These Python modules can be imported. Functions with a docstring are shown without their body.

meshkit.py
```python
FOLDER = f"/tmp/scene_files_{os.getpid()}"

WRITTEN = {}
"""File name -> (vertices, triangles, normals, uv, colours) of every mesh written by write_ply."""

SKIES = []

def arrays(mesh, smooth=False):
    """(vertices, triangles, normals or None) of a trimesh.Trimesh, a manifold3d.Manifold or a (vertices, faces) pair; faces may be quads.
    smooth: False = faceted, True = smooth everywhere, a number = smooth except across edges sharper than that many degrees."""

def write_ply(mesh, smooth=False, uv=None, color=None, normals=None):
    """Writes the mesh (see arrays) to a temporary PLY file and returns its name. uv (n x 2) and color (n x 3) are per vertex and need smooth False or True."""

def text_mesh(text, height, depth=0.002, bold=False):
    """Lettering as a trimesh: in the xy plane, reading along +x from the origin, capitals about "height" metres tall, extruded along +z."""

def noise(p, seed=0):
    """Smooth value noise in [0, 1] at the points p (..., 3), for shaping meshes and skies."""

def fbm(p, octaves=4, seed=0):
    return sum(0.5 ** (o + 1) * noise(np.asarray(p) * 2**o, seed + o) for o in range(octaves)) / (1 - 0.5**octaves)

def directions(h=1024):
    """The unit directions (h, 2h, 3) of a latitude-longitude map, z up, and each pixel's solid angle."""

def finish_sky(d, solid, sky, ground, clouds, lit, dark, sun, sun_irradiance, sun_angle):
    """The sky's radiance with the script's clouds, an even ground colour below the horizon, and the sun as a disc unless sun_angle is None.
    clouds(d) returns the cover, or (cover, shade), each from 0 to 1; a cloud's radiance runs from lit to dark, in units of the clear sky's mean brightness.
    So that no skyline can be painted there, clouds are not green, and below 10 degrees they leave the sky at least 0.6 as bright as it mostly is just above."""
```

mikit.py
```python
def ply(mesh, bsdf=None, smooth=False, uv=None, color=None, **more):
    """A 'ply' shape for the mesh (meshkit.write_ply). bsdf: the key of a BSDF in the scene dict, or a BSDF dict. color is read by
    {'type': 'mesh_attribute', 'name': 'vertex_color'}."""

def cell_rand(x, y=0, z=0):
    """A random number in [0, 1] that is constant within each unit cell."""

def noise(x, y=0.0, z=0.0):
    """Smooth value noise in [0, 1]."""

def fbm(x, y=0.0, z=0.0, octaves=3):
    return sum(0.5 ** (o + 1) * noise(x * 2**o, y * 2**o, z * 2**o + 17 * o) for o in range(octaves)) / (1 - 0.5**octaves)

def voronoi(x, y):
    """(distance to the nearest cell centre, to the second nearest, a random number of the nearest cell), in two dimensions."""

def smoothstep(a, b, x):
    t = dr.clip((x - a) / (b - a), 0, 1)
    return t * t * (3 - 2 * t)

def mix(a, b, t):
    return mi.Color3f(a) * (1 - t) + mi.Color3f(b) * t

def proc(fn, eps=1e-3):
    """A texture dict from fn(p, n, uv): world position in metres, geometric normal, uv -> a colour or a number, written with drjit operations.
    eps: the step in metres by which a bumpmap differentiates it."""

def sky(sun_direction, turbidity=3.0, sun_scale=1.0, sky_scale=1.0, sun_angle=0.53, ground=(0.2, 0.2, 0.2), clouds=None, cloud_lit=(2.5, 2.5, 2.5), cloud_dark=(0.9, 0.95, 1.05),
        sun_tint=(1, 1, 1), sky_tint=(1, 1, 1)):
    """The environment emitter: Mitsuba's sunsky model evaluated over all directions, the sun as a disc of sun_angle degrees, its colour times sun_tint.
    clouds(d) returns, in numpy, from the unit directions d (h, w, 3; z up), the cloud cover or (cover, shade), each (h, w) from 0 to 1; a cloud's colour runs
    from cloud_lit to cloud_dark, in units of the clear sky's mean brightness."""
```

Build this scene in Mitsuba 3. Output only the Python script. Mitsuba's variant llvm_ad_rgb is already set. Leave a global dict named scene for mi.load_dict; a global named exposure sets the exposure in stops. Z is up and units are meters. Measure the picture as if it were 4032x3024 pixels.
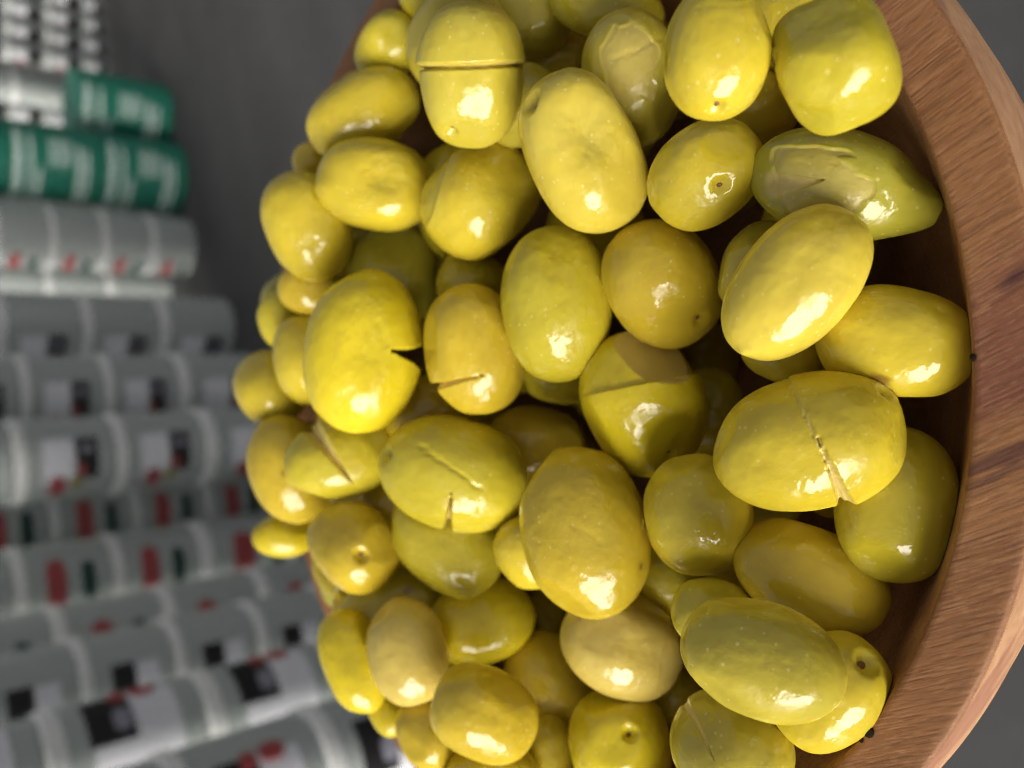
import math, random
import numpy as np, trimesh, drjit as dr, mitsuba as mi
import mikit, meshkit
from mikit import noise, fbm, smoothstep, mix, proc
from scipy.spatial.transform import Rotation

T = mi.ScalarTransform4f
scene, labels = {}, {}
FLOOR = -0.6            # the floor below the rim of the bowl, in metres

# ---------------------------------------------------------------- camera, light, exposure
CAM_AT, CAM_DIR, CAM_UP = [-0.0013, -0.155, 0.1322], [-0.00172, 0.7475, -0.66426], [0.99881, -0.0311, -0.03758]
GRAIN_DIR = [0.4385, -0.8987, 0.0]
KNOTS = [(0.01065, -0.11502, 0.0042, 0.0016, 0.9), (-0.01566, -0.11175, 0.011, 0.0014, 0.75), (-0.01842, -0.1101, 0.009, 0.0008, 0.6)]
CRUMBS = [(-0.06106, -0.09007, 0.0011), (-0.06291, -0.08866, 0.0005), (-0.00091, -0.10856, 0.0006)]
CRUMB_LABELS = ['black crumb on the lower right rim beside the lowest right olive, the larger of two', 'tiny black crumb on the inner edge of the lower right rim', 'tiny black crumb on the inner edge of the right rim under the brown spotted olive']
scene['camera'] = {'type': 'thinlens', 'fov': 63.13, 'fov_axis': 'x', 'aperture_radius': 0.00125, 'focus_distance': 0.142,
                   'near_clip': 0.01, 'far_clip': 60.0,
                   'to_world': T().look_at(origin=CAM_AT, target=[a + b for a, b in zip(CAM_AT, CAM_DIR)], up=CAM_UP)}


# soft overcast daylight from one open side, low on the left and a little behind the viewer
scene['sky'] = mikit.sky((-0.80, -0.52, 0.27), turbidity=3, sun_scale=0.30, sky_scale=0.088, sun_angle=44, sun_tint=(0.70, 0.95, 1.75), clouds=lambda d: 1.0,
                         cloud_lit=(2.5, 2.5, 2.5), ground=(0.10, 0.10, 0.10))
exposure = 4.6

# ---------------------------------------------------------------- materials


def principled(color, rough, spec=0.5, **more):
    return {'type': 'principled', 'base_color': color if isinstance(color, dict) else {'type': 'rgb', 'value': list(color)}, 'roughness': rough, 'specular': spec, **more}


def floor_color(p, n, uv):
    a = fbm(p.x * 3, p.y * 3, p.z, 4)
    b = noise(p.x * 2.2 + p.y * 1.2, p.y * 14 - p.x * 6, 3)
    c = noise(p.x * 60, p.y * 60, 5)
    return mix((0.038, 0.038, 0.038), (0.104, 0.104, 0.104), dr.clip(0.55 * a + 0.35 * b + 0.15 * c, 0, 1))


scene['m_floor'] = principled(proc(floor_color), 0.75, 0.3)

G_DIR = np.array(GRAIN_DIR)
G_ACR = np.array([-GRAIN_DIR[1], GRAIN_DIR[0], 0.0])


def wood_coords(p):
    g = p.x * G_DIR[0] + p.y * G_DIR[1]
    c = p.x * G_ACR[0] + p.y * G_ACR[1]
    w = (noise(g * 18, c * 30, p.z * 30) - 0.5) * 0.0022
    return g, c + w, p.z


def pores(g, c, z):
    a = noise(g * 210, c * 2900, z * 2900)
    b = noise(g * 340 + 7, c * 5000, z * 5000 + 3)
    return smoothstep(0.56, 0.80, a) * 0.75 + smoothstep(0.58, 0.8, b) * 0.5


def rim_color(p, n, uv):
    g, c, z = wood_coords(p)
    band = noise(g * 14, c * 75, z * 60 + 2)
    fine = noise(g * 120, c * 1500, z * 1500)
    col = mix((0.200, 0.085, 0.034), (0.335, 0.158, 0.066), dr.clip(band * 0.55 + fine * 0.45, 0, 1))
    red = smoothstep(0.66, 0.92, noise(g * 9 + 4, c * 95 + 11, 5))
    col = mix(col, (0.155, 0.050, 0.040), red * 0.6)
    col = mix(col, (0.115, 0.045, 0.026), dr.clip(pores(g, c, z), 0, 1) * 0.36)
    col = mix(col, (0.45, 0.25, 0.13), smoothstep(0.6, 0.9, noise(g * 500, c * 4200, z * 4200 + 9)) * 0.22)
    # the knot and the dark reddish streak of the plank, where the photograph shows them
    for (kx, ky, kl, kw, s) in KNOTS:
        dx, dy = p.x - kx, p.y - ky
        u, v = dx * G_DIR[0] + dy * G_DIR[1], dx * G_ACR[0] + dy * G_ACR[1]
        d = dr.sqrt(dr.square(u / kl) + dr.square(v / kw)) + (noise(g * 200, c * 700, 9) - 0.5) * 0.9
        col = mix(col, (0.070, 0.026, 0.024), smoothstep(1.1, 0.25, d) * s)
    return col


def rim_bump(p, n, uv):
    g, c, z = wood_coords(p)
    return noise(g * 330, c * 2900, z * 2900) * 0.5 - pores(g, c, z) * 0.7 + noise(p.x * 1800, p.y * 1800, p.z * 1800) * 0.35


def side_color(p, n, uv):
    a = dr.atan2(p.y, p.x)
    g, c, z = wood_coords(p)
    f = noise(a * 22 + z * 160, z * 700, 2) * 0.6 + noise(a * 90, z * 1900, 7) * 0.4
    col = mix((0.34, 0.168, 0.086), (0.51, 0.300, 0.168), f)
    return mix(col, (0.24, 0.095, 0.07), smoothstep(0.6, 0.85, noise(a * 15 + z * 260, z * 320 + a * 8, 4)) * 0.55)


def inside_color(p, n, uv):
    r = dr.sqrt(p.x * p.x + p.y * p.y)
    g, c, z = wood_coords(p)
    t = noise(r * 900, 1.0, z * 300) * 0.3 + noise(g * 60, c * 300, z * 120) * 0.7
    col = mix((0.24, 0.115, 0.052), (0.42, 0.215, 0.100), t)
    return mix(col, (0.055, 0.020, 0.010), dr.clip(pores(g, c, z), 0, 1) * 0.5)


scene['m_rim'] = {'type': 'bumpmap', 'arbitrary': proc(rim_bump, 6e-5), 'scale': 0.00006, 'bsdf': principled(proc(rim_color), 0.62, 0.32)}
scene['m_side'] = principled(proc(side_color), 0.5, 0.4)
scene['m_inside'] = principled(proc(inside_color), 0.34, 0.5)


def olive_bump(p, n, uv):
    return noise(p.x * 900, p.y * 900, p.z * 900) * 0.50 + noise(p.x * 330, p.y * 330, p.z * 330) * 1.2 + noise(p.x * 2300, p.y * 2300, p.z * 2300) * 0.16


def olive_rough(p, n, uv):
    return 0.11 + 0.24 * smoothstep(0.45, 0.8, noise(p.x * 420, p.y * 420, p.z * 420 + 5))


def speck(p):
    q = p * 620.0
    i = [dr.floor(v) for v in (q.x, q.y, q.z)]
    h = [mikit.cell_rand(i[0], i[1], i[2] + 31 * k) for k in range(4)]
    d = dr.sqrt(sum(dr.square(v - a - 0.25 - 0.5 * b) for v, a, b in zip((q.x, q.y, q.z), i, h)))
    return smoothstep(0.24, 0.12, d) * dr.select(h[3] > 0.60, 1.0, 0.0) * noise(p.x * 90, p.y * 90, p.z * 90)


skin = principled({'type': 'mesh_attribute', 'name': 'vertex_color'}, proc(olive_rough), 0.5, clearcoat=0.3, clearcoat_gloss=0.95)
dots = principled((0.66, 0.58, 0.20), 0.25, 0.5)
scene['m_olive'] = {'type': 'bumpmap', 'arbitrary': proc(olive_bump, 1e-4), 'scale': 0.00016,
                    'bsdf': {'type': 'blendbsdf', 'weight': proc(lambda p, n, uv: 0.75 * speck(p)), 'a_skin': skin, 'b_dots': dots}}
scene['m_scar'] = principled((0.16, 0.075, 0.022), 0.45, 0.4)
scene['m_brine'] = {'type': 'dielectric', 'int_ior': 1.345, 'ext_ior': 1.0}
scene['m_cable'] = principled((0.012, 0.012, 0.014), 0.3, 0.5)
scene['m_crumb'] = principled((0.016, 0.011, 0.007), 0.95, 0.05)
for key, col, r in (('m_tub', (0.46, 0.50, 0.485), 0.25), ('m_lid', (0.90, 0.91, 0.90), 0.35), ('m_white', (0.86, 0.86, 0.92), 0.5), ('m_black', (0.018, 0.017, 0.018), 0.45),
                    ('m_red', (0.42, 0.075, 0.080), 0.5), ('m_bottle_green', (0.012, 0.055, 0.042), 0.45), ('m_yellow', (0.34, 0.28, 0.015), 0.5), ('m_green', (0.022, 0.21, 0.14), 0.5),
                    ('m_print', (0.66, 0.80, 0.76), 0.5), ('m_grey', (0.30, 0.30, 0.36), 0.5)):
    scene[key] = principled(col, r, 0.4)


# ---------------------------------------------------------------- helpers
def put(key, mesh, m, smooth=40, **more):
    scene[key] = mikit.ply(mesh, m, smooth, **more)


def numbered(name, k):
    return name if k == 0 else f'{name}_{k:03d}'


def lathe(profile, n=256, a0=0.0, a1=2 * math.pi, closed=True):
    """Surface of revolution of (r, z) points; open angles make a curved patch."""
    pr = np.asarray(profile, float)
    k = n if closed else n + 1
    th = a0 + (a1 - a0) * np.arange(k) / n
    v = np.stack([pr[None, :, 0] * np.cos(th)[:, None], pr[None, :, 0] * np.sin(th)[:, None], np.broadcast_to(pr[:, 1], (k, len(pr)))], -1).reshape(-1, 3)
    i, j = np.meshgrid(np.arange(n), np.arange(len(pr) - 1), indexing='ij')
    i2 = (i + 1) % k
    q = np.stack([i * len(pr) + j, i2 * len(pr) + j, i2 * len(pr) + j + 1, i * len(pr) + j + 1], -1).reshape(-1, 4)
    f = np.vstack([q[:, [0, 1, 2]], q[:, [0, 2, 3]]])
    return v, f


def inward(vf):
    return vf[0], vf[1][:, ::-1]


# ---------------------------------------------------------------- the setting: floor
g = np.linspace(-1, 1, 61)
gx, gy = np.meshgrid(np.sign(g) * np.abs(g) ** 1.6 * 12, np.sign(g) * np.abs(g) ** 1.6 * 12 + 2, indexing='ij')
v = np.stack([gx, gy, np.full_like(gx, FLOOR)], -1).reshape(-1, 3)
i, j = np.meshgrid(np.arange(60), np.arange(60), indexing='ij')
put('floor', (v, np.stack([i * 61 + j, (i + 1) * 61 + j, (i + 1) * 61 + j + 1, i * 61 + j + 1], -1).reshape(-1, 4)), 'm_floor', False)
labels['floor'] = {'label': 'dark grey concrete floor under the bowl and the tubs', 'category': 'floor', 'kind': 'structure'}

# ---------------------------------------------------------------- the bowl
RI, RO, RB, ZB = 0.1083, 0.1180, 0.1187, -0.0113
rr = np.linspace(0.0, 1.0, 40)
inner = [(r * RI, -0.070 * (1 - r ** 4.5)) for r in rr[:-1]] + [(RI - 0.0002, -0.0012)]
band = [(RI - 0.0002, -0.0012), (RI, -0.0005), (RI + 0.0005, 0.0)] + [(RI + 0.0005 + k / 10 * (RO - RI - 0.0012), 0.0) for k in range(1, 11)] + [(RO - 0.0002, -0.0003), (RO, -0.0009)]
side = [(RO, -0.0009)] + [(RO + (RB - RO) * math.sin(math.pi / 2 * k / 8), -0.0009 + (ZB + 0.0009) * k / 8) for k in range(1, 9)]
shell = [(RB, ZB), (RB - 0.0012, ZB - 0.003)] + [(0.045 + (RB - 0.0012 - 0.045) * math.cos(a), ZB - 0.003 - 0.074 * math.sin(a)) for a in np.linspace(0.06, math.pi / 2, 24)] + [(0.042, -0.094), (0.0, -0.094)]
put('wooden_bowl__inside', inward(lathe(inner, 360)), 'm_inside', 60)
put('wooden_bowl__rim', inward(lathe(band, 720)), 'm_rim', 60)
put('wooden_bowl__outer_band', inward(lathe(side, 720)), 'm_side', 60)
put('wooden_bowl__shell', inward(lathe(shell, 360)), 'm_side', 60)
labels['wooden_bowl'] = {'label': 'round turned brown wooden bowl with a broad rough rim, heaped with olives', 'category': 'bowl'}
labels['wooden_bowl__rim'] = {'label': 'broad flat rough brown rim with a dark knot'}
labels['wooden_bowl__inside'] = {'label': 'dark glossy turned inside wall'}
labels['wooden_bowl__outer_band'] = {'label': 'paler pinkish outer edge'}
for k, (x, y, s) in enumerate(CRUMBS):
    m = trimesh.creation.icosphere(3, 1.0)
    m.vertices *= (1 + 0.5 * (meshkit.fbm(m.vertices * 1.7 + 9 * k, 3, k) - 0.5))[:, None] * np.array([s, s * 0.75, s * 0.45])
    m.vertices += [x, y, s * 0.3]
    put(numbered('crumb', k), m, 'm_crumb', 50)
    labels[numbered('crumb', k)] = {'label': CRUMB_LABELS[k], 'category': 'crumb', 'group': 'dark crumbs on the rim'}

# ---------------------------------------------------------------- the olives
# colour, centre (mm), turn (quaternion), half axes (mm), features on the unit sphere, label
BRINE = [
    (-0.03152, -0.046, 0.00135, 0.107, -0.92, -0.378, np.float64(0.00176), 'clear bead of brine right of the largest golden olive'),
    (0.00419, -0.03443, 0.0008, -0.654, -0.621, -0.432, np.float64(0.00202), 'clear bead of brine above the pale flesh sliced olive'),
    (0.04349, -0.09217, 0.02303, -0.216, -0.787, -0.578, np.float64(0.00168), 'clear bead of brine left of the squarish olive'),
    (0.00672, -0.08855, 0.00137, -0.555, -0.264, -0.789, np.float64(0.00174), 'clear bead of brine under the pale slanted olive'),
]
OLIVES = [
    ('y', [45.81, -84.97, 26.39], [0.0436, 0.9373, 0.3225, -0.1246], [9.7, 7.58, 7.58], [['navel', [0.974, -0.1, -0.204], np.float64(0.216), 0.1], ['crease', [-0.258, 0.512, -0.82], [-0.505, -0.659, -0.558], [0.873, -0.077, 0.481], -0.659]], 'smooth bright yellow olive at the top edge, left of the squarish one, dimple below'),
    ('g', [42.24, -97.96, 16.84], [-0.1901, 0.9364, 0.1241, -0.2675], [10.08, 7.88, 7.88], [['square'], ['dent', [0.761, 0.038, -0.648], np.float64(0.219), 0.03], ['bump', [0.726, 0.538, -0.428], np.float64(0.504), 0.05], ['dent', [0.356, -0.694, -0.626], np.float64(0.504), 0.05]], 'squarish yellow-green olive in the top right, beside the wooden rim'),
    ('t', [59.97, -44.76, -2.94], [0.0054, 0.9303, 0.3215, 0.1763], [13.37, 9.87, 9.87], [['patch', [-0.282, -0.016, -0.959], np.float64(0.562), 0.03], ['cutline', [-0.303, 0.395, -0.867], [-0.464, -0.655, -0.596], [0.989, -0.146, 0.02], -0.375, np.float64(0.048)]], 'dull olive with a peeled rectangular skin patch, behind the top yellow olive'),
    ('g', [80.79, -33.65, -9.0], [-0.4628, 0.7955, 0.1698, 0.3524], [12.67, 7.41, 7.41], [], 'shaded olive cut by the top edge, above the peeled olive'),
    ('t', [85.79, -13.23, -5.96], [-0.2409, 0.9326, 0.2555, -0.0834], [10.48, 8.18, 8.18], [], 'shaded olive at the top edge, right of the halved olive'),
    ('t', [63.5, -20.2, 19.65], [0.1057, 0.8885, 0.4224, 0.1446], [14.34, 11.04, 11.04], [['ledge', [-0.118, 0.986, -0.121], [-0.198, -0.978, -0.065], [-0.999, 0.049, -0.01], np.float64(0.167), 0.085, 0.075], ['slot', [-0.087, 0.984, -0.159], [-0.176, -0.982, -0.065], [0.999, -0.052, 0.008], -0.139, np.float64(0.04), 0.11], ['navel', [0.789, 0.384, -0.479], np.float64(0.194), 0.1]], 'dull yellow olive cut straight across, its upper half overhanging like a lid'),
    ('t', [80.74, -0.2, 7.14], [0.7365, -0.5334, 0.3072, -0.2806], [13.84, 10.81, 10.81], [], 'dull olive tucked behind the lidded, crosscut olive at the top'),
    ('g', [87.74, 26.9, 8.22], [0.7563, -0.4964, 0.2121, -0.3697], [9.81, 7.67, 7.67], [['bump', [0.477, -0.657, -0.583], np.float64(0.601), 0.14], ['dent', [0.688, -0.225, -0.69], np.float64(0.411), 0.12]], 'blurred lumpy yellow-green olive in the top left of the heap'),
    ('y', [69.85, 29.71, 14.95], [0.6994, -0.5154, -0.1308, -0.4775], [15.21, 9.99, 9.99], [['dent', [-0.207, -0.948, -0.242], np.float64(0.336), 0.05]], 'smooth elongated yellow olive lying slanted at the upper left rim side'),
    ('t', [61.8, -14.8, 1.48], [0.7131, -0.6455, 0.2096, -0.1758], [10.88, 8.5, 8.5], [], 'small dull olive between the crosscut olive and the big dented olive'),
    ('b', [43.51, -42.42, 10.03], [-0.1277, 0.9158, 0.331, 0.1883], [15.83, 11.06, 11.06], [['dent', [-0.346, -0.936, -0.069], np.float64(0.315), 0.3], ['dent', [-0.168, -0.221, -0.961], np.float64(0.481), 0.22], ['navel', [-0.757, 0.436, -0.487], np.float64(0.216), 0.16], ['bump', [-0.494, -0.521, -0.696], np.float64(0.415), 0.04]], 'large smooth yellow olive with a deep notch in its upper right shoulder'),
    ('y', [34.74, -65.52, 3.36], [0.8068, -0.5298, 0.1987, -0.17], [11.39, 8.9, 8.9], [['navel', [0.514, 0.346, -0.784], np.float64(0.209), 0.09], ['dent', [0.329, 0.362, -0.872], np.float64(0.476), 0.05]], 'round yellow olive with a stem hollow facing the viewer, right of the notched olive'),
    ('o', [29.58, -86.82, -3.62], [-0.5262, 0.813, 0.1347, 0.2097], [14.06, 8.98, 8.98], [['patch', [-0.217, 0.035, -0.976], np.float64(0.629), 0.045], ['tip', [0.997, 0.048, -0.064], 0.24], ['navel', [0.997, 0.05, -0.06], np.float64(0.175), 0.1], ['cut', [-0.485, 0.164, -0.859], [-0.127, -0.033, -0.991], [0.484, 0.875, 0.006], -0.096, np.float64(0.192), 0.12]], 'long dull green pointed olive with torn skin, near the right rim'),
    ('y', [49.58, 21.51, 17.51], [-0.5592, 0.7659, 0.1996, 0.2466], [14.06, 10.99, 10.99], [['dent', [0.361, -0.235, -0.903], np.float64(0.484), 0.2], ['bump', [-0.68, 0.267, -0.683], np.float64(0.358), 0.1]], 'warm yellow olive with a ring-shaped dent facing up, upper left of the heap'),
    ('y', [42.42, -3.81, 4.68], [0.6777, -0.1994, -0.4273, -0.5643], [15.55, 12.15, 12.15], [['ledge', [0.093, -0.976, -0.198], [-0.903, -0.364, 0.229], [0.394, 0.863, -0.317], np.float64(-0.742), 0.05, 0.04]], 'round yellow olive with a skin lip along its left side, centre left'),
    ('g', [46.79, 17.71, -6.66], [-0.0155, 0.8977, 0.422, 0.1254], [15.54, 12.14, 12.14], [], 'olive showing as a crescent behind the round olive with the skin lip'),
    ('y', [42.15, 41.16, 26.22], [-0.0833, 0.8523, 0.491, 0.1602], [14.14, 10.6, 10.6], [['navel', [-0.425, -0.439, -0.791], np.float64(0.114), 0.05]], 'egg-shaped yellow olive at the left edge of the heap with a tiny pale navel'),
    ('o', [29.42, 32.86, 5.95], [-0.1122, 0.8583, 0.4564, -0.2062], [14.54, 11.36, 11.36], [['tip', [-0.603, -0.037, -0.797], 0.06]], 'dull greenish olive with a pointed top, above the wedge-cut olive'),
    ('y', [34.24, 51.92, 4.43], [0.0076, 0.8717, 0.4836, 0.0787], [10.51, 8.14, 8.14], [], 'shaded olive left of the dull pointed-top olive'),
    ('w', [26.44, 50.68, 20.65], [-0.5207, 0.6823, 0.3626, 0.363], [8.96, 6.97, 6.97], [], 'shaded olive directly under the egg-shaped left-edge olive'),
    ('g', [19.93, 68.84, 20.9], [-0.1308, 0.8516, 0.5075, 0.0085], [8.75, 6.83, 6.83], [], 'small dim brownish olive at the far left under the heap edge'),
    ('y', [7.93, 52.5, 21.66], [-0.1543, 0.8475, 0.4908, -0.1306], [12.17, 9.51, 9.51], [], 'yellow olive half hidden behind the left side of the wedge-cut olive'),
    ('Y', [7.75, 21.18, 23.57], [0.0897, 0.8684, 0.487, -0.0251], [19.32, 13.93, 13.93], [['wedge', [-0.075, -0.413, -0.908], [-0.043, -0.997, -0.069], [0.998, 0.063, 0.007], -0.108, np.float64(0.358), 0.6], ['dent', [-0.021, -0.102, -0.995], np.float64(0.488), 0.09], ['cutline', [-0.415, -0.143, -0.898], [-0.105, -0.376, -0.921], [0.602, 0.798, 0.026], -0.388, np.float64(0.065)]], 'large bright yellow olive with an open wedge-shaped cut on its right'),
    ('w', [6.64, -3.56, 8.99], [-0.0488, 0.9016, 0.4273, 0.0457], [14.94, 11.37, 11.37], [['cut', [0.416, 0.908, -0.059], [0.37, -0.106, -0.923], [0.999, -0.034, -0.023], 0.394, np.float64(0.086), 0.2], ['ledge', [0.416, 0.908, -0.059], [0.363, -0.154, -0.919], [-0.999, 0.04, 0.023], np.float64(-0.389), 0.05, 0.0]], 'warm yellow speckled olive with a slanting open slit at its lower left'),
    ('g', [15.28, -26.38, 3.7], [0.0101, 0.9229, 0.3822, 0.045], [16.69, 11.76, 11.76], [['dent', [-0.519, -0.048, -0.853], np.float64(0.532), 0.1], ['crease', [-0.085, -0.225, -0.971], [0.117, 0.277, -0.954], [-0.928, 0.373, 0.0], -0.005]], 'large smooth yellow-green olive in the middle with a shallow dimple'),
    ('w', [17.26, -47.74, -6.07], [-0.0817, 0.8033, 0.3598, 0.4675], [14.51, 11.34, 11.34], [['navel', [0.203, -0.237, -0.95], np.float64(0.202), 0.1]], 'warm yellow olive with a stem dimple at its lower right, right of the middle one'),
    ('b', [12.55, -84.84, 7.56], [0.895, -0.3642, -0.049, -0.2528], [13.84, 9.04, 9.04], [['crease', [0.314, -0.224, -0.923], [0.403, 0.79, -0.462], [-0.997, 0.077, 0.022], -0.351], ['bump', [-0.905, 0.101, -0.412], np.float64(0.133), 0.05], ['dent', [0.227, -0.207, -0.952], np.float64(0.216), 0.03]], 'large pale oval olive standing slanted near the right, faint crease across its end'),
    ('t', [17.89, -69.25, -7.63], [0.8757, -0.3736, 0.2557, -0.1681], [9.14, 7.14, 7.14], [], 'shaded olive behind the pale slanted oval olive'),
    ('y', [2.32, -93.91, -7.04], [-0.5891, 0.7815, 0.1566, 0.1332], [12.14, 8.92, 8.92], [['spot', [-0.03, 0.651, -0.759], np.float64(0.155)], ['dent', [0.422, -0.61, -0.671], np.float64(0.12), 0.02]], 'bright yellow oval olive with a small brown spot, touching the right rim'),
    ('y', [0.6, 77.02, 21.73], [-0.37, 0.7672, 0.396, -0.3432], [13.07, 10.21, 10.21], [], 'round yellow olive hanging out furthest to the left'),
    ('Y', [-7.48, -38.07, -9.41], [-0.0551, 0.8701, 0.3702, 0.3206], [16.54, 12.93, 12.93], [['slice', [-0.831, -0.522, -0.19], 0.86], ['ledge', [-0.115, -0.993, -0.032], [-0.696, 0.432, -0.574], [0.873, 0.161, -0.46], np.float64(-0.274), 0.1, 0.06], ['navel', [0.372, -0.103, -0.922], np.float64(0.14), 0.09], ['dent', [0.283, -0.317, -0.905], np.float64(0.203), 0.05]], 'bright yellow olive with a sliced top showing pale flesh and a puckered navel'),
    ('g', [-11.09, -35.28, -37.34], [-0.0689, 0.9265, 0.2946, -0.2236], [10.77, 8.42, 8.42], [], 'dim greenish olive behind the pale-flesh sliced olive'),
    ('y', [-13.6, -83.69, 3.67], [0.7723, -0.5824, -0.1849, -0.1736], [15.39, 11.06, 11.06], [['ledge', [0.018, -0.997, -0.076], [0.154, 0.944, -0.292], [0.998, -0.07, -0.007], np.float64(0.089), 0.03, 0.1], ['cutline', [0.012, -0.918, -0.397], [0.111, 0.011, -0.994], [-0.994, 0.112, 0.009], -0.118, np.float64(0.028)], ['cut', [0.165, 0.983, -0.078], [0.097, -0.028, -0.995], [0.998, -0.063, -0.008], 0.107, np.float64(0.091), 0.16], ['navel', [0.846, -0.368, -0.386], np.float64(0.209), 0.08]], 'very large yellow-green olive with a long curved slit across its middle'),
    ('g', [-25.76, -90.27, -13.18], [0.0275, 0.975, 0.2038, -0.0837], [13.22, 10.01, 10.01], [], 'smooth plump green olive against the right rim, below the long-slit olive'),
    ('w', [-22.79, 64.87, 22.57], [-0.1539, 0.8358, 0.5251, 0.0446], [15.51, 11.37, 11.37], [['spot', [0.024, 0.183, -0.983], np.float64(0.07)]], 'warm golden olive with a tiny black dot, at the left edge'),
    ('g', [-18.68, 42.44, 19.03], [0.6851, -0.5278, -0.3401, -0.3693], [14.92, 11.25, 11.25], [['ledge', [-0.395, -0.917, -0.058], [0.097, 0.641, -0.761], [0.951, -0.309, 0.005], np.float64(-0.109), 0.13, 0.02], ['cut', [-0.371, -0.927, -0.057], [0.032, 0.559, -0.829], [-0.963, 0.269, -0.006], 0.124, np.float64(0.242), 0.25]], 'yellow olive split open in a smile-shaped wedge, right of the golden olive'),
    ('g', [-22.58, 5.92, 8.92], [-0.5375, 0.7166, 0.3875, 0.2178], [17.46, 13.43, 13.43], [['tip', [-0.98, 0.177, -0.088], 0.06], ['navel', [-0.916, 0.031, -0.401], np.float64(0.201), 0.1], ['cut', [0.112, 0.991, -0.07], [0.016, 0.318, -0.948], [0.99, -0.142, 0.002], -0.032, np.float64(0.075), 0.3], ['cutline', [-0.566, -0.282, -0.775], [0.39, 0.164, -0.906], [-0.423, 0.906, 0.001], -0.017, np.float64(0.042)]], 'pointed yellow-green olive with cracked skin and a slit at its bottom'),
    ('w', [-18.49, 9.28, -20.87], [-0.5965, 0.6957, 0.3293, 0.2274], [13.2, 10.21, 10.21], [], 'dim olive behind the pointed cracked olive, right side'),
    ('w', [-33.29, -32.54, 4.86], [-0.1142, 0.9174, 0.378, -0.0501], [17.65, 13.19, 13.19], [['bump', [0.889, -0.053, -0.455], np.float64(0.297), 0.05], ['crease', [-0.12, 0.232, -0.965], [0.098, -0.16, -0.982], [0.874, 0.486, -0.001], 0.008], ['spot', [0.486, -0.663, -0.569], np.float64(0.052)]], 'largest smooth golden olive in the lower middle, nipple-like lower end'),
    ('y', [-28.85, -56.09, -2.89], [0.1104, 0.8766, 0.2923, 0.366], [13.27, 10.36, 10.36], [['dent', [-0.497, 0.167, -0.851], np.float64(0.527), 0.07]], 'smooth round yellow olive left of the long-slit olive'),
    ('Y', [-46.71, 94.71, 11.38], [0.5998, -0.596, -0.438, -0.3053], [9.54, 6.65, 6.65], [], 'small bright yellow olive peeking out low on the left edge'),
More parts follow.
